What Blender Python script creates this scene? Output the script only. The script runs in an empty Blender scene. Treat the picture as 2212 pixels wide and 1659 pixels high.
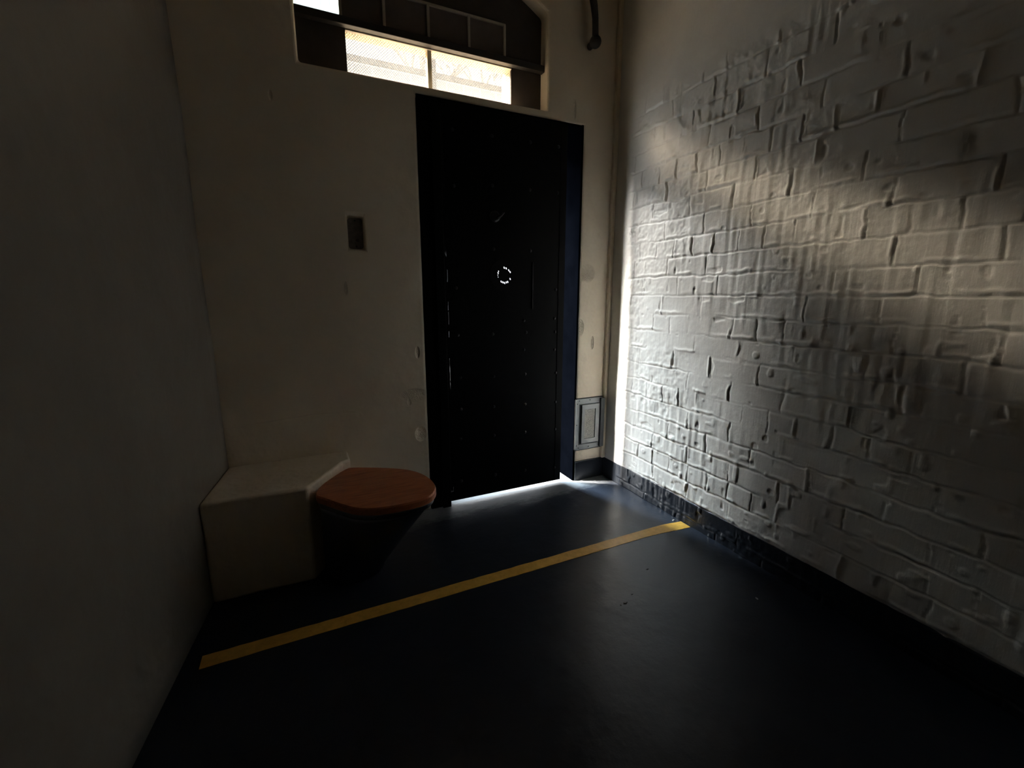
import bpy, bmesh, math, random
import numpy as np
from mathutils import Vector, Matrix

S = bpy.context.scene
COL = S.collection
random.seed(4)

# ---------------------------------------------------------------- room frame
D = 2.117          # inner face of the door wall
W = 1.629          # inner face of the brick wall
H = 2.78           # ceiling
REAR = -1.55       # wall behind the camera
THK = 0.35         # thickness of the door wall

# ---------------------------------------------------------------- helpers
def link(name, me, mat=None, parent=None, kind=None):
    o = bpy.data.objects.new(name, me)
    COL.objects.link(o)
    if mat is not None and me is not None:
        me.materials.append(mat)
    if parent is not None:
        o.parent = parent
    if kind:
        o['kind'] = kind
    return o

def bm_obj(name, bm, mat, parent=None, kind=None, smooth=False):
    me = bpy.data.meshes.new(name)
    bmesh.ops.recalc_face_normals(bm, faces=bm.faces)
    bm.to_mesh(me); bm.free()
    if smooth:
        for p in me.polygons: p.use_smooth = True
    return link(name, me, mat, parent, kind)

def tag(o, label, cat, group=None):
    o['label'] = label; o['category'] = cat
    if group: o['group'] = group
    return o

def thing(name, label, cat, loc=(0, 0, 0), group=None):
    o = bpy.data.objects.new(name, None); COL.objects.link(o)
    o.location = loc; o.empty_display_size = .05
    return tag(o, label, cat, group)

def add_box(bm, a, b, bevel=0, seg=2):
    a = Vector(a); b = Vector(b); c = (a + b) / 2; s = b - a
    r = bmesh.ops.create_cube(bm, size=1, matrix=Matrix.Translation(c) @ Matrix.Diagonal((*s, 1)))
    if bevel:
        es = list({e for v in r['verts'] for e in v.link_edges})
        bmesh.ops.bevel(bm, geom=es, offset=bevel, segments=seg, affect='EDGES', profile=.5)

def add_prism(bm, pts, z0, z1, top_scale=None):
    """outline in xy lifted from z0 to z1"""
    lo = [bm.verts.new((x, y, z0)) for x, y in pts]
    hi = [bm.verts.new((x, y, z1)) for x, y in (top_scale or pts)]
    n = len(pts)
    bm.faces.new(lo[::-1]); bm.faces.new(hi)
    for i in range(n):
        bm.faces.new((lo[i], lo[(i + 1) % n], hi[(i + 1) % n], hi[i]))

def add_prism_y(bm, pts, y0, y1):
    """outline in xz extruded along y"""
    a = [bm.verts.new((x, y0, z)) for x, z in pts]
    b = [bm.verts.new((x, y1, z)) for x, z in pts]
    n = len(pts)
    bm.faces.new(a); bm.faces.new(b[::-1])
    for i in range(n):
        bm.faces.new((a[i], b[i], b[(i + 1) % n], a[(i + 1) % n]))

def rrect(x0, x1, z0, z1, r, n=5):
    out = []
    for cx, cz, a0 in ((x1 - r, z1 - r, 0), (x0 + r, z1 - r, 90), (x0 + r, z0 + r, 180), (x1 - r, z0 + r, 270)):
        for k in range(n + 1):
            a = math.radians(a0 + 90 * k / n)
            out.append((cx + r * math.cos(a), cz + r * math.sin(a)))
    return out

def ellipse(cx, cz, rx, rz, n=24, rot=0):
    out = []
    for k in range(n):
        a = 2 * math.pi * k / n
        x = rx * math.cos(a); z = rz * math.sin(a)
        out.append((cx + x * math.cos(rot) - z * math.sin(rot), cz + x * math.sin(rot) + z * math.cos(rot)))
    return out

def add_tube(bm, path, rad, n=12, cap=True):
    """tube along a list of points; rad a number or a list"""
    P = [Vector(p) for p in path]
    rads = rad if isinstance(rad, (list, tuple)) else [rad] * len(P)
    rings = []
    prev = None
    for i, p in enumerate(P):
        t = (P[min(i + 1, len(P) - 1)] - P[max(i - 1, 0)]).normalized()
        if prev is None:
            ref = Vector((0, 0, 1)) if abs(t.z) < .9 else Vector((1, 0, 0))
            u = t.cross(ref).normalized()
        else:
            u = (prev - t * prev.dot(t)).normalized()
        prev = u
        v = t.cross(u)
        rings.append([bm.verts.new(p + (u * math.cos(2 * math.pi * k / n) + v * math.sin(2 * math.pi * k / n)) * rads[i]) for k in range(n)])
    for a, b in zip(rings, rings[1:]):
        for k in range(n):
            bm.faces.new((a[k], a[(k + 1) % n], b[(k + 1) % n], b[k]))
    if cap:
        bm.faces.new(rings[0][::-1]); bm.faces.new(rings[-1])

def cut(o, cutters, bevel=0, seg=3):
    """subtract cutter bmeshes from the object and bake the result into its mesh"""
    tmp = []
    for bm in cutters:
        c = bm_obj('cutter', bm, None)
        if o.parent is not None:
            c.parent = o.parent
        bpy.context.view_layer.update()
        m = o.modifiers.new('b', 'BOOLEAN'); m.operation = 'DIFFERENCE'; m.object = c; m.solver = 'EXACT'
        tmp.append(c)
    if bevel:
        m = o.modifiers.new('v', 'BEVEL'); m.width = bevel; m.segments = seg
        m.limit_method = 'ANGLE'; m.angle_limit = math.radians(40); m.harden_normals = False
    dg = bpy.context.evaluated_depsgraph_get()
    dg.update()
    me = bpy.data.meshes.new_from_object(o.evaluated_get(dg))
    o.modifiers.clear()
    o.data = me
    for c in tmp:
        bpy.data.objects.remove(c)
    return o

# ---------------------------------------------------------------- materials
def new_mat(name):
    m = bpy.data.materials.new(name); m.use_nodes = True
    nt = m.node_tree
    return m, nt, nt.nodes['Principled BSDF']

def N(nt, t, **kw):
    n = nt.nodes.new(t)
    for k, v in kw.items():
        if k in ('operation', 'blend_type', 'data_type', 'feature', 'wave_type', 'bands_direction'):
            setattr(n, k, v)
        else:
            n.inputs[k].default_value = v
    return n

def L(nt, a, b): nt.links.new(a, b)

def noise(nt, scale, detail=4, rough=.55, vec=None, dist=0):
    n = N(nt, 'ShaderNodeTexNoise', Scale=scale, Detail=detail, Roughness=rough, Distortion=dist)
    if vec is not None: L(nt, vec, n.inputs['Vector'])
    return n.outputs['Fac']

def coords(nt, scale=None):
    tc = nt.nodes.new('ShaderNodeTexCoord')
    out = tc.outputs['Object']
    if scale:
        mp = N(nt, 'ShaderNodeMapping'); mp.inputs['Scale'].default_value = scale
        L(nt, out, mp.inputs['Vector']); out = mp.outputs['Vector']
    return out

def mth(nt, op, a, b=None, c=None, clamp=False):
    n = nt.nodes.new('ShaderNodeMath'); n.operation = op; n.use_clamp = clamp
    for i, v in enumerate((a, b, c)):
        if v is None: continue
        if isinstance(v, (int, float)): n.inputs[i].default_value = v
        else: L(nt, v, n.inputs[i])
    return n.outputs[0]

def ramp(nt, fac, stops):
    r = nt.nodes.new('ShaderNodeValToRGB')
    els = r.color_ramp.elements
    while len(els) > 1: els.remove(els[-1])
    els[0].position = stops[0][0]; els[0].color = stops[0][1]
    for p, c in stops[1:]:
        e = els.new(p); e.color = c
    L(nt, fac, r.inputs['Fac'])
    return r.outputs['Color']

def bump(nt, bsdf, height, strength=1, dist=.002):
    b = N(nt, 'ShaderNodeBump', Strength=strength, Distance=dist)
    L(nt, height, b.inputs['Height']); L(nt, b.outputs['Normal'], bsdf.inputs['Normal'])
    return b

def simple(name, col, rough=.5, metal=0, var=.12, nscale=20, bmp=0, bscale=60, spec=.5, coat=0):
    m, nt, b = new_mat(name)
    v = coords(nt)
    lo = tuple(c * (1 - var) for c in col) + (1,); hi = tuple(min(1, c * (1 + var)) for c in col) + (1,)
    L(nt, ramp(nt, noise(nt, nscale, 5, .6, v), [(.3, lo), (.7, hi)]), b.inputs['Base Color'])
    b.inputs['Roughness'].default_value = rough; b.inputs['Metallic'].default_value = metal
    b.inputs['Specular IOR Level'].default_value = spec
    if coat: b.inputs['Coat Weight'].default_value = coat
    if bmp: bump(nt, b, noise(nt, bscale, 5, .6, v), 1, bmp)
    return m

def plaster(name, col, chips=(), amp=.0022, rough=.55):
    """uneven painted plaster; chips = (x, z, rx, rz) rough damaged spots on the door wall"""
    m, nt, b = new_mat(name)
    v = coords(nt)
    lo = tuple(c * .93 for c in col) + (1,); hi = tuple(min(1, c * 1.05) for c in col) + (1,)
    L(nt, ramp(nt, noise(nt, 3.5, 4, .6, v), [(.3, lo), (.7, hi)]), b.inputs['Base Color'])
    b.inputs['Roughness'].default_value = rough
    b.inputs['Specular IOR Level'].default_value = .35
    h = mth(nt, 'MULTIPLY', noise(nt, 7, 3, .5, v), 4.0)
    h = mth(nt, 'MULTIPLY_ADD', noise(nt, 60, 5, .6, v), .28, h)
    if chips:
        sx = nt.nodes.new('ShaderNodeSeparateXYZ'); L(nt, v, sx.inputs[0])
        fine = noise(nt, 70, 3, .7, v, 1.5)
        tot = None
        for x, z, rx, rz in chips:
            dx = mth(nt, 'MULTIPLY', mth(nt, 'SUBTRACT', sx.outputs[0], x), 1 / rx)
            dz = mth(nt, 'MULTIPLY', mth(nt, 'SUBTRACT', sx.outputs[2], z), 1 / rz)
            r2 = mth(nt, 'ADD', mth(nt, 'MULTIPLY', dx, dx), mth(nt, 'MULTIPLY', dz, dz))
            k = mth(nt, 'SUBTRACT', 1, r2, clamp=True)
            tot = k if tot is None else mth(nt, 'MAXIMUM', tot, k)
        h = mth(nt, 'ADD', h, mth(nt, 'MULTIPLY', mth(nt, 'MULTIPLY', tot, fine), -7.0))
    bump(nt, b, h, 1, amp)
    return m

CREAM = (.90, .80, .65)
M_end = plaster('cream_plaster', CREAM, chips=[
    (.215 - .02, 1.13, .008, .03), (-.03, 1.86, .008, .02), (.45, .60, .012, .03), (.50, .83, .012, .03),
    (.475, .62, .07, .035), (1.47, 1.22, .05, .05), (1.43, .92, .03, .05), (1.52, .83, .012, .04), (1.36, 2.03, .01, .05), (.50, .42, .03, .04)])
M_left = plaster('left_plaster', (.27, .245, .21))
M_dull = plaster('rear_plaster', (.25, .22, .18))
M_patch = plaster('patch_plaster', CREAM, amp=.004)
M_bench = plaster('bench_plaster', (.90, .80, .65), amp=.005)

def floor_mat():
    m, nt, b = new_mat('floor_paint')
    v = coords(nt)
    n1 = noise(nt, 2.2, 5, .6, v)
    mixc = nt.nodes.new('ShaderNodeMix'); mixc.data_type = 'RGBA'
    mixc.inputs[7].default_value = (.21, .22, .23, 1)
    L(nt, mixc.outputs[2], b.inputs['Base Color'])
    # scuffed threshold, its colour lightened to strengthen the light strip under the door
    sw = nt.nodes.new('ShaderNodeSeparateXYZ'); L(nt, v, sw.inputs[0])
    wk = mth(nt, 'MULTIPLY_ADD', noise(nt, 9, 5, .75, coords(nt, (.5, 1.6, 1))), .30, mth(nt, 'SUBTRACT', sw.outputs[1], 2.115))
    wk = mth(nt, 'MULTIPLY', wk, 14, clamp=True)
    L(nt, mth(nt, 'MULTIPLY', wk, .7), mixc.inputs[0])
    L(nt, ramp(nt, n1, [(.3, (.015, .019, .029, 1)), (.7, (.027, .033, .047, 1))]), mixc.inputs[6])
    n2 = noise(nt, 9, 5, .65, v)
    r = nt.nodes.new('ShaderNodeMapRange'); r.inputs['To Min'].default_value = .24; r.inputs['To Max'].default_value = .40
    L(nt, n2, r.inputs['Value']); L(nt, r.outputs[0], b.inputs['Roughness'])
    b.inputs['Specular IOR Level'].default_value = .30
    h = mth(nt, 'MULTIPLY_ADD', noise(nt, 45, 4, .6, v), .35, mth(nt, 'MULTIPLY', noise(nt, 5, 3, .5, v), 2.2))
    # scuffed worn area in front of the threshold
    sx = nt.nodes.new('ShaderNodeSeparateXYZ'); L(nt, v, sx.inputs[0])
    k = mth(nt, 'MULTIPLY', mth(nt, 'SUBTRACT', sx.outputs[1], 1.85), 4, clamp=True)
    h = mth(nt, 'ADD', h, mth(nt, 'MULTIPLY', mth(nt, 'MULTIPLY', noise(nt, 75, 4, .7, v, 1), k), .9))
    bump(nt, b, h, 1, .0022)
    return m
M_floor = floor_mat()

def brick_mat(name, col, rough, spec=.4):
    m, nt, b = new_mat(name)
    v = coords(nt)
    lo = tuple(c * .94 for c in col) + (1,); hi = tuple(min(1, c * 1.04) for c in col) + (1,)
    L(nt, ramp(nt, noise(nt, 6, 4, .6, v), [(.3, lo), (.7, hi)]), b.inputs['Base Color'])
    b.inputs['Roughness'].default_value = rough
    b.inputs['Specular IOR Level'].default_value = spec
    sv = coords(nt, (1, 1, .12))                     # paint runs are drawn out downwards
    runs = noise(nt, 95, 3, .6, sv)
    h = mth(nt, 'MULTIPLY_ADD', runs, .9, mth(nt, 'MULTIPLY', noise(nt, 110, 4, .65, v), .55))
    bump(nt, b, h, .8, .0011)
    return m
M_brick = brick_mat('painted_brick', (.86, .84, .795), .45)
M_skirt = brick_mat('black_gloss_paint', (.020, .024, .032), .30, .5)
M_navy = simple('navy_door_paint', (.013, .020, .042), .42, var=.2, bmp=.0006, bscale=40)
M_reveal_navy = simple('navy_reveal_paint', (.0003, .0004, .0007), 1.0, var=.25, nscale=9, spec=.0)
M_door = simple('black_door_paint', (.0016, .002, .003), .42, var=.2, bmp=.0005, bscale=30, spec=.12)
M_stud = simple('stud_metal', (.03, .032, .036), .30, metal=.6)
M_steel = simple('pan_steel', (.14, .15, .18), .42, metal=.9, var=.12, nscale=8)
M_rim = simple('rim_steel', (.20, .21, .23), .3, metal=1)
M_bar = simple('bar_dark_paint', (.045, .040, .038), .5)
M_frame = simple('window_frame_paint', (.66, .60, .52), .5, var=.1, bmp=.0005)
M_board = simple('brown_board', (.20, .165, .15), .55, var=.12, bmp=.0005)
M_reveal = simple('warm_lining', (.62, .52, .38), .6, var=.15, bmp=.001)
M_darkb = simple('dark_board', (.085, .070, .062), .6, var=.15)
M_pipe = simple('pipe_paint', (.028, .024, .022), .5)
M_plate = simple('plate_metal', (.19, .165, .155), .55, metal=.2, var=.3, nscale=60, bmp=.0006, bscale=120)
M_sealant = simple('dark_sealant', (.02, .02, .022), .6)
M_vent = simple('vent_grey', (.30, .32, .335), .42, metal=.3, var=.1)
M_ventd = simple('vent_shadow_grey', (.12, .13, .14), .45, metal=.3)
M_chip = simple('pale_chip', (.6, .6, .58), .6)
M_black = simple('black_chip', (.008, .008, .009), .6)
M_yard = simple('yard_concrete', (.26, .26, .255), .85, var=.15, bmp=.002)
M_bark = simple('bark', (.45, .44, .44), .9, var=.2)
M_mesh = simple('mesh_wire', (.50, .50, .50), .5, metal=.3)
M_blocker = simple('blocker_dark_green', (.02, .028, .024), .6)
M_post = simple('post_grey', (.36, .38, .42), .8)

def speckle():
    m, nt, b = new_mat('speckled_filter')
    v = coords(nt)
    n = noise(nt, 150, 4, .75, v, 2)
    L(nt, ramp(nt, n, [(.36, (.07, .07, .065, 1)), (.52, (.42, .42, .39, 1)), (.66, (.68, .68, .62, 1))]), b.inputs['Base Color'])
    b.inputs['Roughness'].default_value = .6
    bump(nt, b, n, .8, .002)
    return m
M_speck = speckle()

def yellow():
    m, nt, b = new_mat('yellow_line_paint')
    v = coords(nt)
    L(nt, ramp(nt, noise(nt, 30, 5, .7, v), [(.30, (.70, .38, .05, 1)), (.65, (.90, .54, .10, 1))]), b.inputs['Base Color'])
    b.inputs['Roughness'].default_value = .42
    bump(nt, b, noise(nt, 60, 4, .6, v), .6, .0006)
    return m
M_yellow = yellow()

def wood():
    m, nt, b = new_mat('lid_wood')
    v = coords(nt, (1, 1, 1))
    mp = N(nt, 'ShaderNodeMapping'); mp.inputs['Rotation'].default_value = (0, 0, math.radians(-8)); mp.inputs['Scale'].default_value = (3, 26, 26)
    L(nt, v, mp.inputs['Vector'])
    n = noise(nt, 2.2, 6, .65, mp.outputs[0], 1.2)
    L(nt, ramp(nt, n, [(.3, (.40, .12, .05, 1)), (.5, (.58, .19, .08, 1)), (.7, (.70, .255, .11, 1))]), b.inputs['Base Color'])
    b.inputs['Roughness'].default_value = .42
    bump(nt, b, n, .5, .0006)
    return m
M_wood = wood()

def facade():
    m, nt, b = new_mat('yard_brickwork')
    v = coords(nt)
    cb = nt.nodes.new('ShaderNodeCombineXYZ'); sx = nt.nodes.new('ShaderNodeSeparateXYZ')
    L(nt, v, sx.inputs[0]); L(nt, sx.outputs[0], cb.inputs[0]); L(nt, sx.outputs[2], cb.inputs[1])
    t = nt.nodes.new('ShaderNodeTexBrick'); L(nt, cb.outputs[0], t.inputs['Vector'])
    t.inputs['Color1'].default_value = (.58, .60, .64, 1); t.inputs['Color2'].default_value = (.52, .56, .62, 1)
    t.inputs['Mortar'].default_value = (.70, .75, .82, 1); t.inputs['Scale'].default_value = 2.2
    L(nt, t.outputs['Color'], b.inputs['Base Color']); b.inputs['Roughness'].default_value = .9
    return m
M_facade = facade()

def glassmat(name, rough, col=(1, 1, 1, 1)):
    m, nt, b = new_mat(name)
    b.inputs['Base Color'].default_value = col
    b.inputs['Transmission Weight'].default_value = 1; b.inputs['Roughness'].default_value = rough
    b.inputs['IOR'].default_value = 1.45
    v = coords(nt, (6, 1, 1))
    L(nt, ramp(nt, noise(nt, 9, 4, .6, v, 1), [(.3, tuple(c * .72 for c in col[:3]) + (1,)), (.7, col)]), b.inputs['Base Color'])
    bump(nt, b, noise(nt, 14, 3, .5, v, 2), .35, .004)
    return m
def tinted():
    m, nt, b = new_mat('amber_tint_glass')
    nt.nodes.remove(b)
    o = nt.nodes['Material Output']
    t = nt.nodes.new('ShaderNodeBsdfTransparent'); t.inputs['Color'].default_value = (.61, .525, .42, 1)
    g = nt.nodes.new('ShaderNodeBsdfGlossy'); g.inputs['Roughness'].default_value = .08
    fr = nt.nodes.new('ShaderNodeFresnel'); fr.inputs['IOR'].default_value = 1.4
    mx = nt.nodes.new('ShaderNodeMixShader')
    L(nt, fr.outputs[0], mx.inputs[0]); L(nt, t.outputs[0], mx.inputs[1]); L(nt, g.outputs[0], mx.inputs[2])
    L(nt, mx.outputs[0], o.inputs['Surface'])
    return m
M_amber = tinted()
M_rippled = glassmat('rippled_glass', .06, (.41, .46, .39, 1))

# ---------------------------------------------------------------- numpy noise for the brick relief
def vnoise(x, y, seed, s=1.0):
    rng = np.random.default_rng(seed)
    T = rng.random((256, 256))
    x = x * s + 1000; y = y * s + 1000
    xi = np.floor(x).astype(int); yi = np.floor(y).astype(int)
    fx = x - xi; fy = y - yi
    fx = fx * fx * (3 - 2 * fx); fy = fy * fy * (3 - 2 * fy)
    a = T[xi % 256, yi % 256]; b = T[(xi + 1) % 256, yi % 256]
    c = T[xi % 256, (yi + 1) % 256]; d = T[(xi + 1) % 256, (yi + 1) % 256]
    return (a * (1 - fx) + b * fx) * (1 - fy) + (c * (1 - fx) + d * fx) * fy

def sstep(a, b, x):
    t = np.clip((x - a) / (b - a), 0, 1); return t * t * (3 - 2 * t)

def relief(y, z):
    """height of the painted brick face into the room, in metres"""
    CH = .0885
    wz = .0075 * (vnoise(y, z, 31, 21) - .5) + .005 * (vnoise(y, z, 32, 44) - .5)
    wy = .009 * (vnoise(y, z, 33, 19) - .5) + .006 * (vnoise(y, z, 34, 47) - .5)
    zz = z + wz + .006 * (vnoise(y, z, 1, 2.0) - .5) + .008 * (vnoise(y, z, 2, 6) - .5) - .0348
    row = np.floor(zz / CH)
    v = zz - row * CH
    yy = y + wy + .010 * (vnoise(y, z, 3, 9) - .5)
    # courses of stretchers with some header courses, each course shifted
    hr = np.sin(row * 12.9898) * 43758.5453; hr = hr - np.floor(hr)
    hdr = (row % 4 == 2)
    LEN = np.where(hdr, .115, .232)
    off = np.where(hdr, .03, (row % 2) * .116) + hr * .06
    q = (yy + off) / LEN
    col = np.floor(q); u = (q - col) * LEN
    hb = np.sin(row * 78.233 + col * 37.719) * 43758.5453; hb = hb - np.floor(hb)
    hb2 = np.sin(row * 18.233 + col * 91.719) * 13758.5453; hb2 = hb2 - np.floor(hb2)
    dh = np.minimum(v, CH - v)                # distance to bed joint
    dv = np.minimum(u, LEN - u)               # distance to upright joint
    wj = .0034 + .0045 * vnoise(y, z, 5, 11)
    # joints come and go where paint has filled them
    kh = sstep(.26, .50, vnoise(y, z, 6, 3.2) * .6 + vnoise(y, z * 3, 7, 7) * .4)
    kv = sstep(.38, .60, vnoise(y, z, 8, 5.0) * .5 + hb * .5)
    gh = (1 - sstep(0, 1, dh / wj)) * kh * (.0030 + .0025 * vnoise(y, z, 9, 10))
    gv = (1 - sstep(0, 1, dv / wj)) * kv * .0042
    h = -np.maximum(gh, gv)
    # lips of mortar squeezed out beside the joints
    lip = np.exp(-((v - .012) / .006) ** 2) * sstep(.52, .72, vnoise(y, z, 10, 14)) * .0040
    lip += np.exp(-((u - .011) / .005) ** 2) * sstep(.60, .78, vnoise(y, z, 20, 16)) * .0034
    h = h + lip
    # each brick sits a little in or out and tilts
    edge = sstep(0, .014, dh) * sstep(0, .014, dv)
    h = h + edge * ((hb - .5) * .0026 + (hb2 - .5) * (v - CH / 2) * .040 + (hb - .5) * (u - LEN / 2) * .018)
    # broad waviness, lumps, paint runs
    h = h + .010 * (vnoise(y, z, 11, 1.7) - .5) + .0034 * (vnoise(y, z, 12, 9) - .5)
    rag = sstep(.45, .75, vnoise(y, z, 13, 3.0))
    h = h + (.25 + rag) * (.0036 * (vnoise(y, z, 14, 34) - .5) + .0024 * (vnoise(y, z, 15, 75) - .5)) * (.35 + .65 * sstep(.9, 1.3, y))
    lump = sstep(.74, .90, vnoise(y, z, 35, 30)) * sstep(.45, .6, vnoise(y, z, 36, 3.5)); h = h + lump * .0030
    h = h + .0032 * (vnoise(y, z * .14, 16, 58) - .5) * sstep(.35, .6, vnoise(y, z, 17, 2.4))
    pit = sstep(.86, .93, vnoise(y, z, 18, 24)) * edge
    h = h - pit * .003
    # smooth render next to the corner, under the ceiling, and a blank strip by the door
    f = (1 - sstep(1.955, 1.995, y)) * (1 - sstep(1.92, 2.14, z + .12 * (vnoise(y, z, 19, 3) - .5)))
    return h * f + (1 - f) * .004 * (vnoise(y, z, 21, 4) - .5) * (1 - sstep(1.98, 2.1, y))

def brick_grid(name, ys, zs, mat, extra=0.0):
    Y, Z = np.meshgrid(ys, zs, indexing='ij')
    X = W - relief(Y, Z) - extra
    co = np.stack([X, Y, Z], -1).reshape(-1, 3)
    ny, nz = len(ys), len(zs)
    i, j = np.meshgrid(np.arange(ny - 1), np.arange(nz - 1), indexing='ij')
    a = (i * nz + j).ravel()
    quads = np.stack([a, a + 1, a + nz + 1, a + nz], -1)      # faces the room (-x)
    me = bpy.data.meshes.new(name)
    me.vertices.add(len(co)); me.vertices.foreach_set('co', co.ravel())
    me.loops.add(quads.size); me.loops.foreach_set('vertex_index', quads.ravel())
    me.polygons.add(len(quads))
    me.polygons.foreach_set('loop_start', np.arange(0, quads.size, 4))
    me.polygons.foreach_set('loop_total', np.full(len(quads), 4))
    me.polygons.foreach_set('use_smooth', np.ones(len(quads), bool))
    me.update(calc_edges=True)
    # make it a slab with a back
    bm = bmesh.new(); bm.from_mesh(me)
    border = [e for e in bm.edges if e.is_boundary]
    r = bmesh.ops.extrude_edge_only(bm, edges=border)
    nv = [v for v in r['geom'] if isinstance(v, bmesh.types.BMVert)]
    for v in nv: v.co.x = W + .12 if extra == 0 else W + .02
    bm.to_mesh(me); bm.free()
    return link(name, me, mat, None, 'structure')

ys = np.concatenate([np.arange(REAR, .18, .05), np.arange(.18, 1.0, .0045), np.arange(1.0, D + .001, .0035)])
ys = np.append(ys[ys < D - .002], D)
zs_hi = np.concatenate([np.arange(.120, 2.22, .004), np.arange(2.22, H, .04)]); zs_hi = np.append(zs_hi, H)
zs_lo = np.append(np.arange(0, .117, .004), .120)
brick_grid('wall_right', ys, zs_hi, M_brick)
brick_grid('baseboard_right', ys, zs_lo, M_skirt, .0012)

# ---------------------------------------------------------------- floor, ceiling, other walls
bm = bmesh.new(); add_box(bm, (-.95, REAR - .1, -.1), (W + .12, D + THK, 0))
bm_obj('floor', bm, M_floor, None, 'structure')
bm = bmesh.new(); add_box(bm, (-.95, REAR - .1, H), (W + .12, D + THK, H + .1))
bm_obj('ceiling', bm, M_dull, None, 'structure')
bm = bmesh.new(); add_box(bm, (-.95, REAR - .1, 0), (W + .12, REAR, H))
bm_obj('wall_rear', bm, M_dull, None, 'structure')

def left_x(y): return -.325 - (D - y) * .1293
# left wall, a gently uneven slab
bm = bmesh.new()
nyl, nzl = 60, 44
grid = []
for i in range(nyl + 1):
    y = REAR + (D - REAR) * i / nyl
    rowv = []
    for j in range(nzl + 1):
        z = H * j / nzl
        w = .010 * math.sin(z * 2.3 + 1) * math.sin(y * 3.1) + .006 * math.sin(z * 7 + y * 4)
        w *= min(1, (D - y) * 3 + .35) * min(1, max(0, z - .42) * 2)
        rowv.append(bm.verts.new((left_x(y) + w, y, z)))
    grid.append(rowv)
for i in range(nyl):
    for j in range(nzl):
        bm.faces.new((grid[i][j], grid[i + 1][j], grid[i + 1][j + 1], grid[i][j + 1]))
r = bmesh.ops.extrude_edge_only(bm, edges=[e for e in bm.edges if e.is_boundary])
for v in [g for g in r['geom'] if isinstance(g, bmesh.types.BMVert)]: v.co.x -= .15
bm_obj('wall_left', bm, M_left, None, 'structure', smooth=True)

# door wall with door opening, arched window recess and a small niche
bm = bmesh.new(); add_box(bm, (-.60, D, 0), (W + .12, D + THK, H))
wall = bm_obj('wall_end', bm, M_end, None, 'structure')
DX0, DX1, DZ = .540, 1.418, 1.963
c1 = bmesh.new(); add_box(c1, (DX0, D - .1, -.1), (DX1, D + THK + .1, DZ))
WX0, WX1, WZ0 = .080, 1.200, 2.000
arch = [(WX0, WZ0), (WX1, WZ0)]
acx, arx = (WX0 + WX1) / 2, (WX1 - WX0) / 2
for k in range(0, 21):
    q = 1 - k / 10
    arch.append((acx + arx * q, 2.43 + .17 * (1 - q * q)))
c2 = bmesh.new(); add_prism_y(c2, arch, D - .1, D + THK + .1)
c3 = bmesh.new(); add_box(c3, (.218, D - .05, 1.297), (.290, D + .035, 1.437))
cut(wall, [c1, c2, c3], bevel=.013, seg=3)

# outer reveals of the door opening are painted navy on the lock side
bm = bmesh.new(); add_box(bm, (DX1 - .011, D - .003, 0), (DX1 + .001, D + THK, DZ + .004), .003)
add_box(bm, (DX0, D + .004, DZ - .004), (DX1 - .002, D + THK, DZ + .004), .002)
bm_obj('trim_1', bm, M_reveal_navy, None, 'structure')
# low raised patch of old render behind the bench
bm = bmesh.new()
pp = [(-.32, .40), (.235, .40), (.262, .50), (.235, .555), (.205, .575), (.02, .578), (-.15, .566), (-.32, .556)]
add_prism_y(bm, pp, D - .006, D + .001)
bmesh.ops.bevel(bm, geom=[e for e in bm.edges if all(v.co.y < D - .003 for v in e.verts)], offset=.005, segments=2, affect='EDGES')
bm_obj('render_patch', bm, M_patch, wall, 'structure')
# slim upright batten in the corner, skirting of the corner
bm = bmesh.new(); add_box(bm, (1.606, D - .022, .12), (W, D, H), .004)
bm_obj('trim_2', bm, M_end, None, 'structure')
bm = bmesh.new(); add_box(bm, (DX1 + .002, D - .010, 0), (W, D, .121), .003)
bm_obj('baseboard_end', bm, M_skirt, None, 'structure')

# ---------------------------------------------------------------- window
win = bpy.data.objects.new('window_1', None); COL.objects.link(win); win['kind'] = 'structure'
YI = 2.190
BZ0, BZ1 = 2.183, 2.212
# flat bar across the front of the recess
bm = bmesh.new(); add_box(bm, (WX0 + .001, D + .030, BZ0), (WX1 - .001, D + .062, BZ1), .002)
bm_obj('cross_bar', bm, M_bar, win)
# board around the openings: lower opening .285-1.095 x 2.0-2.252, upper panes row .272-1.055 x 2.29-2.425, left pane open
def frame_panel():
    x0, x1 = WX0, WX1
    bm = bmesh.new(); add_box(bm, (x0, YI, WZ0), (x1, YI + .012, 2.63))
    o = bm_obj('backing_board', bm, M_darkb, win)
    a = bmesh.new(); add_box(a, (.271, YI - .1, WZ0 - .1), (1.034, YI + .3, 2.191))
    b = bmesh.new(); add_box(b, (x0 - .1, YI - .1, 2.212), (.252, YI + .3, 2.40))
    return cut(o, [a, b])
frame_panel()
# outer lining of the lower opening, warm timber
bm = bmesh.new()
add_box(bm, (.271 - .03, YI + .013, 2.191), (1.034 + .03, YI + .082, 2.207))          # soffit
add_box(bm, (1.034, YI + .013, WZ0), (1.034 + .03, YI + .110, 2.191))                 # right cheek
add_box(bm, (.271 - .03, YI + .013, WZ0), (.271, YI + .110, 2.191))                   # left cheek
bm_obj('opening_lining', bm, M_reveal, win)
bm = bmesh.new(); add_box(bm, (.271, YI - .010, 2.178), (1.034, YI + .010, 2.191), .002)
bm_obj('head_rail', bm, M_frame, win)
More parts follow.
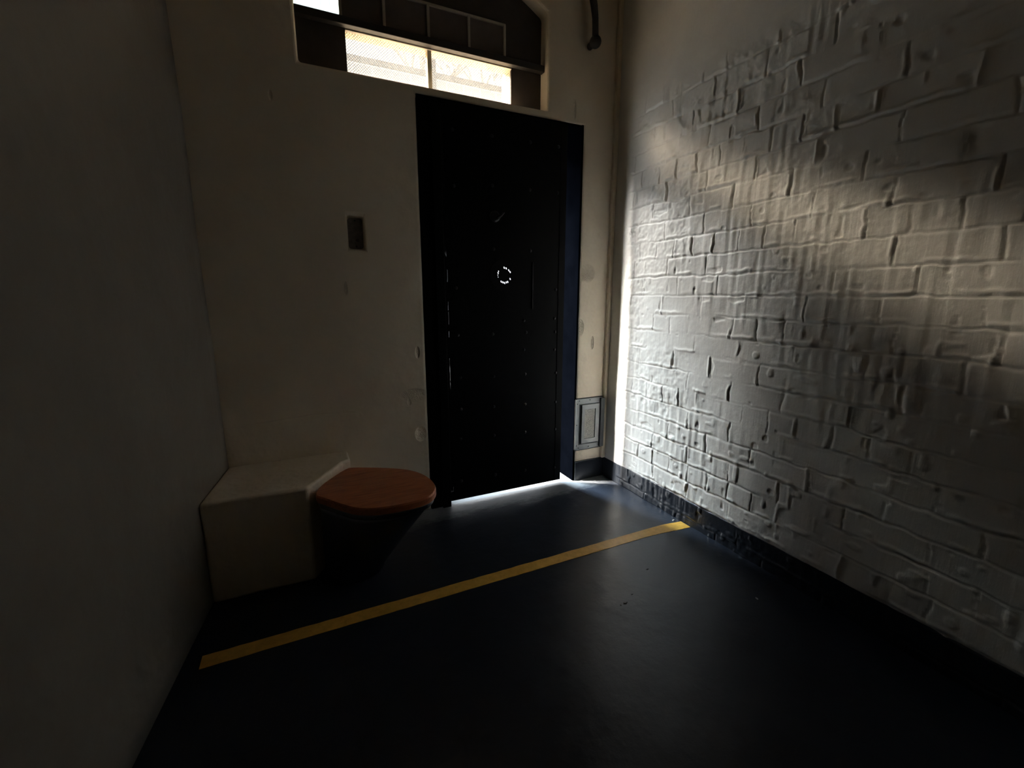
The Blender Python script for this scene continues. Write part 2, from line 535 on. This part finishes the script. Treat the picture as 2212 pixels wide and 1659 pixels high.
# brown board panes with pale bars over them
xs = [.257, .433, .625, .815, .995]
for k in range(4):
    bm = bmesh.new(); add_box(bm, (xs[k] + .006, YI - .008, 2.208), (xs[k + 1] - .006, YI - .001, 2.350), .001)
    bm_obj('dark_pane', bm, M_board, win)
for k, x in enumerate(xs):
    bm = bmesh.new(); add_box(bm, (x - .007, YI - .018, 2.204), (x + .005, YI - .001, 2.354), .002)
    bm_obj('glazing_bar', bm, M_frame, win)
bm = bmesh.new(); add_box(bm, (.257, YI - .016, 2.350), (1.000, YI - .001, 2.361), .002)
bm_obj('top_rail', bm, M_frame, win)
bm = bmesh.new(); add_box(bm, (.257, YI - .017, 2.194), (1.000, YI - .001, 2.205), .002)
bm_obj('bottom_rail', bm, M_frame, win)
bm = bmesh.new(); add_box(bm, (WX0 + .001, YI + .002, 2.212), (.252, YI + .006, 2.40))
bm_obj('rippled_pane', bm, M_rippled, win)
bm = bmesh.new(); add_box(bm, (.627 - .010, YI - .004, WZ0), (.627 + .010, YI + .03, 2.191), .003)
bm_obj('centre_mullion', bm, M_reveal, win)
bm = bmesh.new(); vs = [bm.verts.new(p) for p in ((.271, YI + .03, WZ0), (1.034, YI + .03, WZ0), (1.034, YI + .03, 2.191), (.271, YI + .03, 2.191))]
bm.faces.new(vs); bm_obj('tint_pane', bm, M_amber, win)  # pane added to warm and dim the light through the mesh
# fine diagonal wire mesh in the lower opening
def wires():
    x0, x1, z0, z1 = .273, 1.032, WZ0 + .001, 2.189
    bm = bmesh.new()
    step = .0115
    for sgn in (1, -1):
        c = -1.0
        while c < 3.6:
            # z = z0 + sgn*(x-x0) + c
            pts = []
            for x in (x0, x1):
                z = z0 + sgn * (x - x0) + c
                if z0 <= z <= z1: pts.append((x, z))
            for z in (z0, z1):
                x = x0 + sgn * (z - z0 - c)
                if x0 < x < x1: pts.append((x, z))
            if len(pts) >= 2:
                (xa, za), (xb, zb) = pts[0], pts[1]
                if abs(xa - xb) > .004:
                    add_tube(bm, [(xa, YI + .015 + sgn * .0004, za), (xb, YI + .015 + sgn * .0004, zb)], .00085, 4)
            c += step
    return bm_obj('wire_mesh', wires_bm(bm), M_mesh, win)
def wires_bm(bm): return bm
wires()

# ---------------------------------------------------------------- door
door = bpy.data.objects.new('door_1', None); COL.objects.link(door); door['kind'] = 'structure'
YL = 2.108; TL = .045
LX0, LX1, LZ0, LZ1 = .655, 1.316, .030, 1.955
# frame: post on the hinge side with a rebate, head
bm = bmesh.new()
add_box(bm, (DX0 + .001, D + .002, .001), (.640, D + .09, DZ - .001), .004)
fr = bm_obj('door_frame', bm, M_door, door)
bm = bmesh.new(); add_box(bm, (.600, YL - .004, .001), (.6445, D + .004, 1.955), .002)
bm_obj('hinge_post', bm, M_door, door)
rs = random.Random(21)
prof = [(.6445, 1.30), (.6445, .09)]
zz_ = .09
while zz_ < 1.27:
    if zz_ < .60: e_ = .6566 if zz_ < .105 else .6592
    else: e_ = rs.choice([.6550, .6556, .6560, .6564, .6588])
    dz_ = rs.uniform(.018, .055)
    prof += [(e_, zz_), (e_ + rs.uniform(-.0002, .0003), zz_ + dz_ - .002)]
    zz_ += dz_
prof.append((.6445, 1.2999))
bm = bmesh.new(); add_prism_y(bm, prof[::-1], YL - .004, YL - .0008)
bm_obj('cover_fillet', bm, M_door, door)
bm = bmesh.new(); add_box(bm, (.638, D + .05, 1.30), (.66, D + .08, DZ - .001))
add_box(bm, (.638, D + .05, .12), (.66, D + .08, .60))
add_box(bm, (.638, D + .05, .74), (.66, D + .08, .775))
bm_obj('door_stop', bm, M_door, door)
# leaf with the slit on the hinge side left open in the middle
bm = bmesh.new()
segs = [(LX0 - .0155, 1.315, LZ1), (LX0 - .0005, .60, 1.315), (LX0 - .0155, .12, .60), (LX0 - .001, .075, .12), (LX0 - .0155, LZ0, .075)]
pts = []
CL, OP = .6560, .6588
z_prof = [(LZ0, .6455), (.080, .6455), (.082, .6598), (.108, .6598), (.110, CL), (.62, CL), (.66, .6587)]
for z0_, z1_, w_ in ((.68, .79, .6586), (.82, .87, .6589), (.873, .93, .6585), (.955, 1.02, .6587), (1.03, 1.115, .6585), (1.125, 1.13, .6585), (1.165, 1.23, .6587), (1.252, 1.272, .6586)):
    z_prof += [(z0_ - .003, CL), (z0_, w_), ((z0_ + z1_) / 2, w_ + random.uniform(-.0001, .0004)), (z1_, w_), (z1_ + .003, CL)]
z_prof += [(1.28, CL), (LZ1, CL)]
pts = [(x, z) for z, x in z_prof][::-1] + [(LX1, LZ0), (LX1, LZ1)]
add_prism_y(bm, pts, YL, YL + TL)
leaf = bm_obj('door_leaf', bm, M_door, door)
RX, RZ = .957, 1.200
ch = bmesh.new(); add_prism_y(ch, ellipse(RX + .012, RZ, .062, .056, 32), YL - .05, YL + TL + .05)
cut(leaf, [ch])
# round perforated cover over the observation hole
bm = bmesh.new(); add_prism_y(bm, ellipse(RX, RZ, .078, .078, 40), YL - .004, YL - .0005)
cov = bm_obj('observation_cover', bm, M_door, door)
cs = bmesh.new()
for (px_, py_, s_) in [(1097, 1092, 1), (1128, 1101, 1), (1168, 1128, 1), (1190, 1155, 1), (1190, 1260, 1), (1152, 1305, 1), (1130, 1313, .9), (1103, 1322, 1),
                   (1077, 1313, 1), (1050, 1303, 1), (1010, 1148, .7), (1002, 1174, .9), (998, 1205, .5), (1002, 1235, .5)]:
    dx = (px_ - 1100) / 7.37 * .00262; dz = -(py_ - 1205) / 7.37 * .00240 - dx * .0
    add_prism_y(cs, ellipse(RX + dx, RZ + dz, .0034 * s_, .0058 * s_, 10, math.radians(24)), YL - .05, YL + .02)
cut(cov, [cs])
# spyhole with its swing cover
bm = bmesh.new()
add_tube(bm, [(.905, YL - .0005, 1.478), (.905, YL - .012, 1.478), (.905, YL - .016, 1.478)], [.026, .026, .019], 28)
sp = bm_obj('spyhole', bm, M_stud, door)
bm = bmesh.new(); add_tube(bm, [(.915, YL - .001, 1.472), (.915, YL - .020, 1.472), (.934, YL - .024, 1.486), (.948, YL - .022, 1.498)], [.009, .009, .007, .004], 12)
bm_obj('swing_cover', bm, M_stud, sp)
# lock stile edge strip
bm = bmesh.new(); add_box(bm, (1.116, YL - .006, 1.03), (1.121, YL - .0005, 1.27), .0015)
bm_obj('edge_strip', bm, M_stud, door)
bm = bmesh.new(); add_box(bm, (LX1 - .040, YL - .003, LZ0 + .01), (LX1 - .002, YL - .0005, LZ1 - .01), .001)
bm_obj('edge_plate', bm, M_door, door)
# rows of domed studs
studs = [(.704, .906), (.891, .904), (1.084, .906), (1.262, .903), (1.071, .815), (.711, .692), (.894, .683), (1.080, .681), (1.272, .674),
         (.712, .525), (.893, .520), (1.081, .513), (1.274, .506), (.705, .366), (.894, .360), (1.082, .353), (1.276, .346),
         (.900, .134), (1.083, .128), (1.276, .112), (.704, .134), (1.070, .970), (1.257, .976), (1.261, .805),
         (.700, 1.135), (.900, 1.325), (1.105, 1.325), (1.262, 1.13), (.700, 1.60), (.895, 1.62), (1.10, 1.62), (1.262, 1.62), (.700, 1.84), (.895, 1.84), (1.10, 1.84), (1.262, 1.84)]
bm = bmesh.new()
bmesh.ops.create_uvsphere(bm, u_segments=14, v_segments=8, radius=.0085)
for v in list(bm.verts):
    v.co = Vector((v.co.x, v.co.y * .7, v.co.z))
bmesh.ops.delete(bm, geom=[v for v in bm.verts if v.co.y > .0005], context='VERTS')
s0 = None
for x, z in studs:
    if s0 is None:
        s0 = bm_obj('stud', bm, M_stud, door, smooth=True); o = s0
    else:
        o = s0.copy(); COL.objects.link(o)
    o.location = (x, YL, z)

# ---------------------------------------------------------------- bench plinth
zb = .39
BY = 1.748
bp_ = [(left_x(BY) + .001, BY), (-.028, BY - .006), (.118, 1.968), (.150, 1.985), (.150, D - .007), (left_x(D) + .001, D - .007)]
bm = bmesh.new(); add_prism(bm, bp_, 0, zb)
bench = bm_obj('corner_bench', bm, M_bench, None)
m = bench.modifiers.new('v', 'BEVEL'); m.width = .012; m.segments = 4
tag(bench, 'low painted masonry bench block built into the corner by the left wall', 'bench')

# ---------------------------------------------------------------- toilet
lid = [(-.021, 1.756), (.122, 1.956), (.155, 1.950), (.224, 1.916), (.300, 1.872), (.365, 1.818), (.400, 1.755), (.418, 1.680), (.415, 1.610),
       (.385, 1.552), (.345, 1.532), (.300, 1.524), (.235, 1.524), (.175, 1.532), (.120, 1.560), (.080, 1.610), (.040, 1.668)]
def smooth_out(p, it=1, keep=(0, 1)):
    for _ in range(it):
        q = []
        n = len(p)
        for i in range(n):
            a, b = Vector(p[i]), Vector(p[(i + 1) % n])
            q.append(tuple(a * .75 + b * .25)); q.append(tuple(a * .25 + b * .75))
        p = q
    return p
ctr = (.20, 1.74)
def scl(p, k, c=(.20, 1.74)): return [(c[0] + (x - c[0]) * k, c[1] + (y - c[1]) * k) for x, y in p]
toilet = thing('toilet', 'tapered dark steel cell toilet with a closed wooden lid beside the bench', 'toilet', (.12, 1.76, 0))
def tobj(name, bm, mat, smooth=False, parent=None):
    o = bm_obj(name, bm, mat, parent or toilet, smooth=smooth)
    if parent is None: o.matrix_parent_inverse = Matrix.Translation(toilet.location).inverted()
    return o
out = [(x + (x - .02) * .045, y + (y - 1.80) * .045) for x, y in smooth_out(lid, 2)]
bm = bmesh.new()
layers = [(.330, scl(out, .985)), (.333, scl(out, 1.0)), (.354, scl(out, 1.0)), (.360, scl(out, .985))]
def loft(bm, layers):
    rings = [[bm.verts.new((x, y, z)) for x, y in p] for z, p in layers]
    n = len(rings[0])
    for a, b in zip(rings, rings[1:]):
        for k in range(n): bm.faces.new((a[k], a[(k + 1) % n], b[(k + 1) % n], b[k]))
    bm.faces.new(rings[0][::-1]); bm.faces.new(rings[-1])
loft(bm, layers)
tobj('toilet_lid', bm, M_wood)
bm = bmesh.new(); loft(bm, [(.308, scl(out, .955)), (.312, scl(out, .965)), (.324, scl(out, .965)), (.329, scl(out, .955))])
tobj('rim', bm, M_rim)
Bk = (.052, 1.858)
def pan(k, z):
    p = scl(out, .945); q = []
    for x, y in p:
        dx, dy = x - Bk[0], y - Bk[1]
        al = dx * .82 - dy * .572; la = dx * .572 + dy * .82      # along the axis, across it
        al *= k; la *= 1 - (1 - k) * .42
        q.append((Bk[0] + al * .82 + la * .572, Bk[1] - al * .572 + la * .82))
    return q
bm = bmesh.new(); loft(bm, [(0.0, pan(.50, 0)), (.02, pan(.51, 0)), (.10, pan(.64, 0)), (.20, pan(.80, 0)), (.29, pan(.955, 0)), (.306, pan(.985, 0))])
tobj('pan', bm, M_steel, True)

# ---------------------------------------------------------------- niche plate, vent panel, pipe
pl = thing('recessed_plate', 'small dark metal plate sunk in a niche left of the door', 'wall plate', (.254, D + .034, 1.367))
bm = bmesh.new(); add_prism_y(bm, rrect(-.031, .031, -.064, .064, .012), -.008, 0)
bm_obj('plate', bm, M_plate, pl)
bm = bmesh.new()
add_tube(bm, [(.006, -.008, -.028), (.006, -.011, -.028)], .007, 14)
bm_obj('button', bm, M_darkb, pl)
for dz in (.054, -.054):
    bm = bmesh.new(); add_tube(bm, [(0, -.008, dz), (0, -.0105, dz)], .0035, 10)
    bm_obj('screw', bm, M_stud, pl)

vp = thing('vent_panel', 'grey metal access panel with speckled inset low beside the door', 'vent', (1.512, D, .348))
hx, hz = .100, .160
bm = bmesh.new(); add_prism_y(bm, rrect(-hx, hx, -hz, hz, .012), -.006, .002)
bm_obj('seal', bm, M_sealant, vp)
# flange
bm = bmesh.new(); add_prism_y(bm, rrect(-hx + .004, hx - .004, -hz + .004, hz - .004, .010), -.009, -.004)
fl = bm_obj('flange', bm, M_vent, vp)
c = bmesh.new(); add_box(c, (-.074, -.05, -.124), (.066, .05, .124))
cut(fl, [c], bevel=.001, seg=1)
bm = bmesh.new(); add_box(bm, (-.073, -.008, -.123), (.065, -.0045, .123))
bm_obj('inner_recess', bm, M_ventd, vp)
bm = bmesh.new(); add_box(bm, (-.062, -.020, -.116), (.065, -.0075, .122), .003)
inner = bm_obj('inner_frame', bm, M_vent, vp)
c = bmesh.new(); add_box(c, (-.040, -.05, -.088), (.036, -.012, .092))
cut(inner, [c], bevel=.0012, seg=1)
bm = bmesh.new(); add_box(bm, (-.0385, -.0145, -.0865), (.0345, -.0118, .0905))
bm_obj('filter', bm, M_speck, vp)
bm = bmesh.new(); add_box(bm, (.070, -.026, -.150), (hx - .002, -.006, .152), .003)
bm_obj('hinge_bar', bm, M_ventd, vp)
sc = None
for x, z in [(-.088, .128), (-.088, .0), (-.088, -.128), (-.074, .146), (.0, .146), (.0, -.143), (-.074, -.143)]:
    if sc is None:
        bm = bmesh.new(); add_tube(bm, [(0, -.0088, 0), (0, -.0112, 0)], [.0034, .0026], 10)
        sc = bm_obj('screw', bm, M_sealant, vp); o = sc
    else:
        o = sc.copy(); COL.objects.link(o)
    o.location = (x, 0, z)

pp_ = thing('bent_pipe', 'dark bent pipe with a knobbed end high on the wall right of the window', 'pipe', (1.437, D, 2.36))
bm = bmesh.new()
path = [(0, -.052, -.022), (-.002, -.052, .02), (-.006, -.054, .07), (-.016, -.056, .12), (-.038, -.058, .19), (-.052, -.058, .26), (-.055, -.058, H - 2.36 - .002)]
add_tube(bm, path, [.0155, .0155, .0155, .017, .018, .018, .018], 14)
bm_obj('tube', bm, M_pipe, pp_, smooth=True)
bm = bmesh.new(); bmesh.ops.create_uvsphere(bm, u_segments=20, v_segments=12, radius=.029, matrix=Matrix.Translation((.001, -.052, -.030)))
add_tube(bm, [(.001, -.052, -.030), (.001, -.001, -.030)], .016, 12)
bm_obj('end_knob', bm, M_pipe, pp_, smooth=True)

# ---------------------------------------------------------------- yellow line and bits on the floor
bm = bmesh.new()
nseg = 60
a_, b_ = [], []
random.seed(3)
XL = left_x(1.45) + .05
for k in range(nseg + 1):
    x = XL + (W - .006 - XL) * k / nseg
    j = lambda: random.uniform(-.0012, .0012)
    y0 = 1.427 + (1.395 - 1.427) * 0 + j(); y1 = 1.482 + j() - (0 if x < 1.5 else (x - 1.5) * .12)
    y0 -= (0 if x < 1.4 else (x - 1.4) * .10)
    a_.append((x, y0)); b_.append((x, y1))
add_prism(bm, a_ + b_[::-1], .0, .0012)
tag(bm_obj('floor_line', bm, M_yellow), 'worn yellow painted stripe running across the dark floor to the brick wall', 'floor marking')

def chip(name, x, y, r, mat, label, flat=.4, rot=0, lng=1.6, group=None):
    bm = bmesh.new(); n = 9
    p = []
    rr = random.Random(int(x * 1000) + int(y * 777))
    for k in range(n):
        a = 2 * math.pi * k / n; q = r * rr.uniform(.65, 1.2)
        px_, py_ = q * math.cos(a) * lng, q * math.sin(a)
        p.append((px_ * math.cos(rot) - py_ * math.sin(rot), px_ * math.sin(rot) + py_ * math.cos(rot)))
    add_prism(bm, p, 0, r * flat, [(u * .7, v * .7) for u, v in p])
    o = bm_obj(name, bm, mat); o.location = (x, y, 0.0)
    tag(o, label, 'debris', group)
    return o
chip('black_crumb', .984, 1.112, .0065, M_black, 'largest black crumb lying on the open floor below the yellow stripe')
chip('black_crumb', .964, 1.110, .0035, M_black, 'small black crumb just left of the largest crumb on the floor', rot=1)
chip('black_crumb', 1.040, 1.140, .0035, M_black, 'tiny dark crumb just above right of the largest crumb on the floor', rot=.5)
chip('black_crumb', 1.200, 1.235, .0035, M_black, 'flat dark fleck on the floor farthest above right of the large crumb', rot=.2, lng=2.5)
chip('pale_crumb', 1.441, .922, .0038, M_chip, 'small pale crumb alone on the dark floor near the brick wall', rot=1.2, lng=2)
chip('pale_crumb', 1.600, 1.492, .006, M_chip, 'pale flake beside the yellow stripe at the foot of the brick wall', rot=.4, lng=1.8)
chip('pale_crumb', 1.455, 2.085, .005, M_chip, 'pale crumb in the shaded floor corner, nearest the door edge', rot=.2)
chip('pale_crumb', 1.535, 2.06, .003, M_chip, 'tiny pale crumb in the shaded floor corner below the vent panel', rot=.2)

# ---------------------------------------------------------------- the yard outside
bm = bmesh.new(); add_box(bm, (-14, D + THK, -.12), (14, 16, -.005))
bm_obj('ground', bm, M_yard, None, 'structure')
yw = thing('yard_wall', 'pale brick yard wall with a grey coping, seen outside through the mesh window', 'wall', (0, 6.0, 0))
FT = 3.82
bm = bmesh.new(); add_box(bm, (.50, 0, -.005), (9, .22, FT - .06))
bm_obj('brickwork', bm, M_facade, yw)
bm = bmesh.new(); add_box(bm, (.48, -.03, FT - .06), (9, .25, FT), .01)
bm_obj('coping', bm, M_post, yw)
bm = bmesh.new(); add_box(bm, (.52, -.035, -.005), (1.62, -.001, 2.75), .004)  # unseen dark panel, added to cut yard light reaching the door gap
bm_obj('light_blocker', bm, M_blocker, yw)
po = None
bm = bmesh.new(); add_tube(bm, [(0, 0, -.005), (.0, 0, 5.6)], .055, 10)
po = bm_obj('yard_post', bm, M_post); po.location = (1.62, 5.6, 0)
tag(po, 'grey upright post outside, seen through the left mesh opening', 'post')

def tree(name, x, y, h, seed, label):
    rr = random.Random(seed)
    root = thing(name, label, 'tree', (x, y, -.005), 'bare trees beyond the yard wall')
    bm = bmesh.new()
    def grow(p, d, ln, r, lev):
        q = p + d * ln
        mid = (p + q) / 2 + Vector((rr.uniform(-1, 1), rr.uniform(-1, 1), rr.uniform(-.3, .3))) * ln * .06
        add_tube(bm, [p, mid, q], [r, r * .85, r * .7], 6)
        if lev <= 0: return
        for _ in range(3 if lev > 1 else 4):
            nd = (d + Vector((rr.uniform(-.9, .9), rr.uniform(-.7, .7), rr.uniform(-.1, .7)))).normalized()
            grow(q - d * ln * rr.uniform(0, .3), nd, ln * rr.uniform(.6, .8), r * .6, lev - 1)
    bt = bmesh.new(); add_tube(bt, [(0, 0, 0), (.03, .02, h * .25), (0, 0, h * .5)], [h * .022, h * .018, h * .015], 8)
    bm_obj('trunk', bt, M_bark, root)
    grow(Vector((0, 0, h * .48)), Vector((.05, 0, 1)).normalized(), h * .16, h * .013, 5)
    bm_obj('branches', bm, M_bark, root)
tree('bare_tree', 2.0, 7.6, 6.2, 11, 'leafless tree outside, beyond the yard wall, seen through the mesh')
tree('bare_tree', 3.4, 8.0, 6.6, 5, 'leafless tree outside, seen through the right half of the mesh')

# ---------------------------------------------------------------- sky
Wd = bpy.data.worlds.new('sky'); S.world = Wd; Wd.use_nodes = True
nt = Wd.node_tree
bg = nt.nodes['Background']
tc = nt.nodes.new('ShaderNodeTexCoord')
def lobe(az, el, inner, outer, col, strength):
    """bright patch of sky; az in degrees left of straight out of the door"""
    a, e = math.radians(az), math.radians(el)
    d = (-math.sin(a) * math.cos(e), math.cos(a) * math.cos(e), math.sin(e))
    dp = nt.nodes.new('ShaderNodeVectorMath'); dp.operation = 'DOT_PRODUCT'
    L(nt, tc.outputs['Generated'], dp.inputs[0]); dp.inputs[1].default_value = d
    mr = nt.nodes.new('ShaderNodeMapRange'); mr.interpolation_type = 'SMOOTHSTEP'
    mr.inputs['From Min'].default_value = math.cos(math.radians(outer)); mr.inputs['From Max'].default_value = math.cos(math.radians(inner))
    L(nt, dp.outputs['Value'], mr.inputs['Value'])
    vm = nt.nodes.new('ShaderNodeVectorMath'); vm.operation = 'SCALE'
    vm.inputs[0].default_value = [c * strength for c in col]
    L(nt, mr.outputs[0], vm.inputs['Scale'])
    return vm.outputs[0]
sep = nt.nodes.new('ShaderNodeSeparateXYZ'); L(nt, tc.outputs['Generated'], sep.inputs[0])
azm = mth(nt, 'MULTIPLY', mth(nt, 'ARCTAN2', mth(nt, 'MULTIPLY', sep.outputs[0], -1), sep.outputs[1]), 180 / math.pi)
elv = mth(nt, 'MULTIPLY', mth(nt, 'ARCSINE', sep.outputs[2]), 180 / math.pi)
def window(v, a0, a1, b0, b1):
    out = None
    for p, q in ((a0, a1), (b1, b0)):
        mr = nt.nodes.new('ShaderNodeMapRange'); mr.interpolation_type = 'SMOOTHSTEP'
        mr.inputs['From Min'].default_value = p; mr.inputs['From Max'].default_value = q
        L(nt, v, mr.inputs['Value'])
        out = mr.outputs[0] if out is None else mth(nt, 'MULTIPLY', out, mr.outputs[0])
    return out
def band(az, el, col, strength):
    k = mth(nt, 'MULTIPLY', window(azm, *az), window(elv, *el))
    vm = nt.nodes.new('ShaderNodeVectorMath'); vm.operation = 'SCALE'
    vm.inputs[0].default_value = [c * strength for c in col]
    L(nt, k, vm.inputs['Scale'])
    return vm.outputs[0]
# added sky bands left of the door, shaped to throw the wall patches
parts = [band((52.5, 57, 65, 67), (33, 37, 50, 56), (1.0, .96, .89), 1500.0),
         band((54, 59, 64, 67), (12, 18, 30, 35), (1.0, .97, .92), 240.0),
         band((13, 18, 40, 54), (22, 25, 29, 32), (.98, .97, .93), 238.0),
         band((38, 50, 56, 62), (16, 22, 32, 37), (1.0, .97, .93), 60.0),
         band((13, 18, 42, 58), (38, 43, 54, 62), (.60, .83, 1.0), 118.0)]
acc = None
base = nt.nodes.new('ShaderNodeVectorMath'); base.operation = 'ADD'
fade = nt.nodes.new('ShaderNodeMapRange'); fade.inputs['From Min'].default_value = 32; fade.inputs['From Max'].default_value = 60
fade.inputs['To Min'].default_value = 1.0; fade.inputs['To Max'].default_value = .25        # dimmed overhead to keep the lower brick wall dark
L(nt, elv, fade.inputs['Value'])
bs = nt.nodes.new('ShaderNodeVectorMath'); bs.operation = 'SCALE'; bs.inputs[0].default_value = (3.1, 3.35, 3.65)
L(nt, fade.outputs[0], bs.inputs['Scale']); L(nt, bs.outputs[0], base.inputs[0]); L(nt, parts[0], base.inputs[1]); acc = base.outputs[0]
for p in parts[1:]:
    ad = nt.nodes.new('ShaderNodeVectorMath'); ad.operation = 'ADD'
    L(nt, acc, ad.inputs[0]); L(nt, p, ad.inputs[1]); acc = ad.outputs[0]
L(nt, acc, bg.inputs['Color']); bg.inputs['Strength'].default_value = 1.0
try: Wd.cycles.sampling_method = 'MANUAL'; Wd.cycles.sample_map_resolution = 1024
except Exception: pass

# ---------------------------------------------------------------- camera
f = 957.0; pch = math.atan(191.5 / f); psi = math.radians(25.4)
fw = Vector((math.sin(psi) * math.cos(pch), math.cos(psi) * math.cos(pch), -math.sin(pch)))
rt = Vector((math.cos(psi), -math.sin(psi), 0)); up = rt.cross(fw)
cam = bpy.data.cameras.new('camera'); co = bpy.data.objects.new('camera', cam); COL.objects.link(co)
mw = Matrix((rt, up, -fw)).transposed().to_4x4(); mw.translation = Vector((0, 0, 1.1))
co.matrix_world = mw
cam.sensor_width = 36; cam.lens = f / 2212 * 36; cam.clip_start = .02; cam.clip_end = 100
S.camera = co

S.view_settings.view_transform = 'Standard'; S.view_settings.look = 'None'
S.view_settings.exposure = 0.12; S.view_settings.gamma = 1; S.view_settings.use_curve_mapping = False
cy = S.cycles
cy.use_denoising = True
cy.max_bounces = 10; cy.diffuse_bounces = 7; cy.glossy_bounces = 4; cy.transmission_bounces = 6
cy.sample_clamp_indirect = 0.0
cy.caustics_reflective = False; cy.caustics_refractive = False
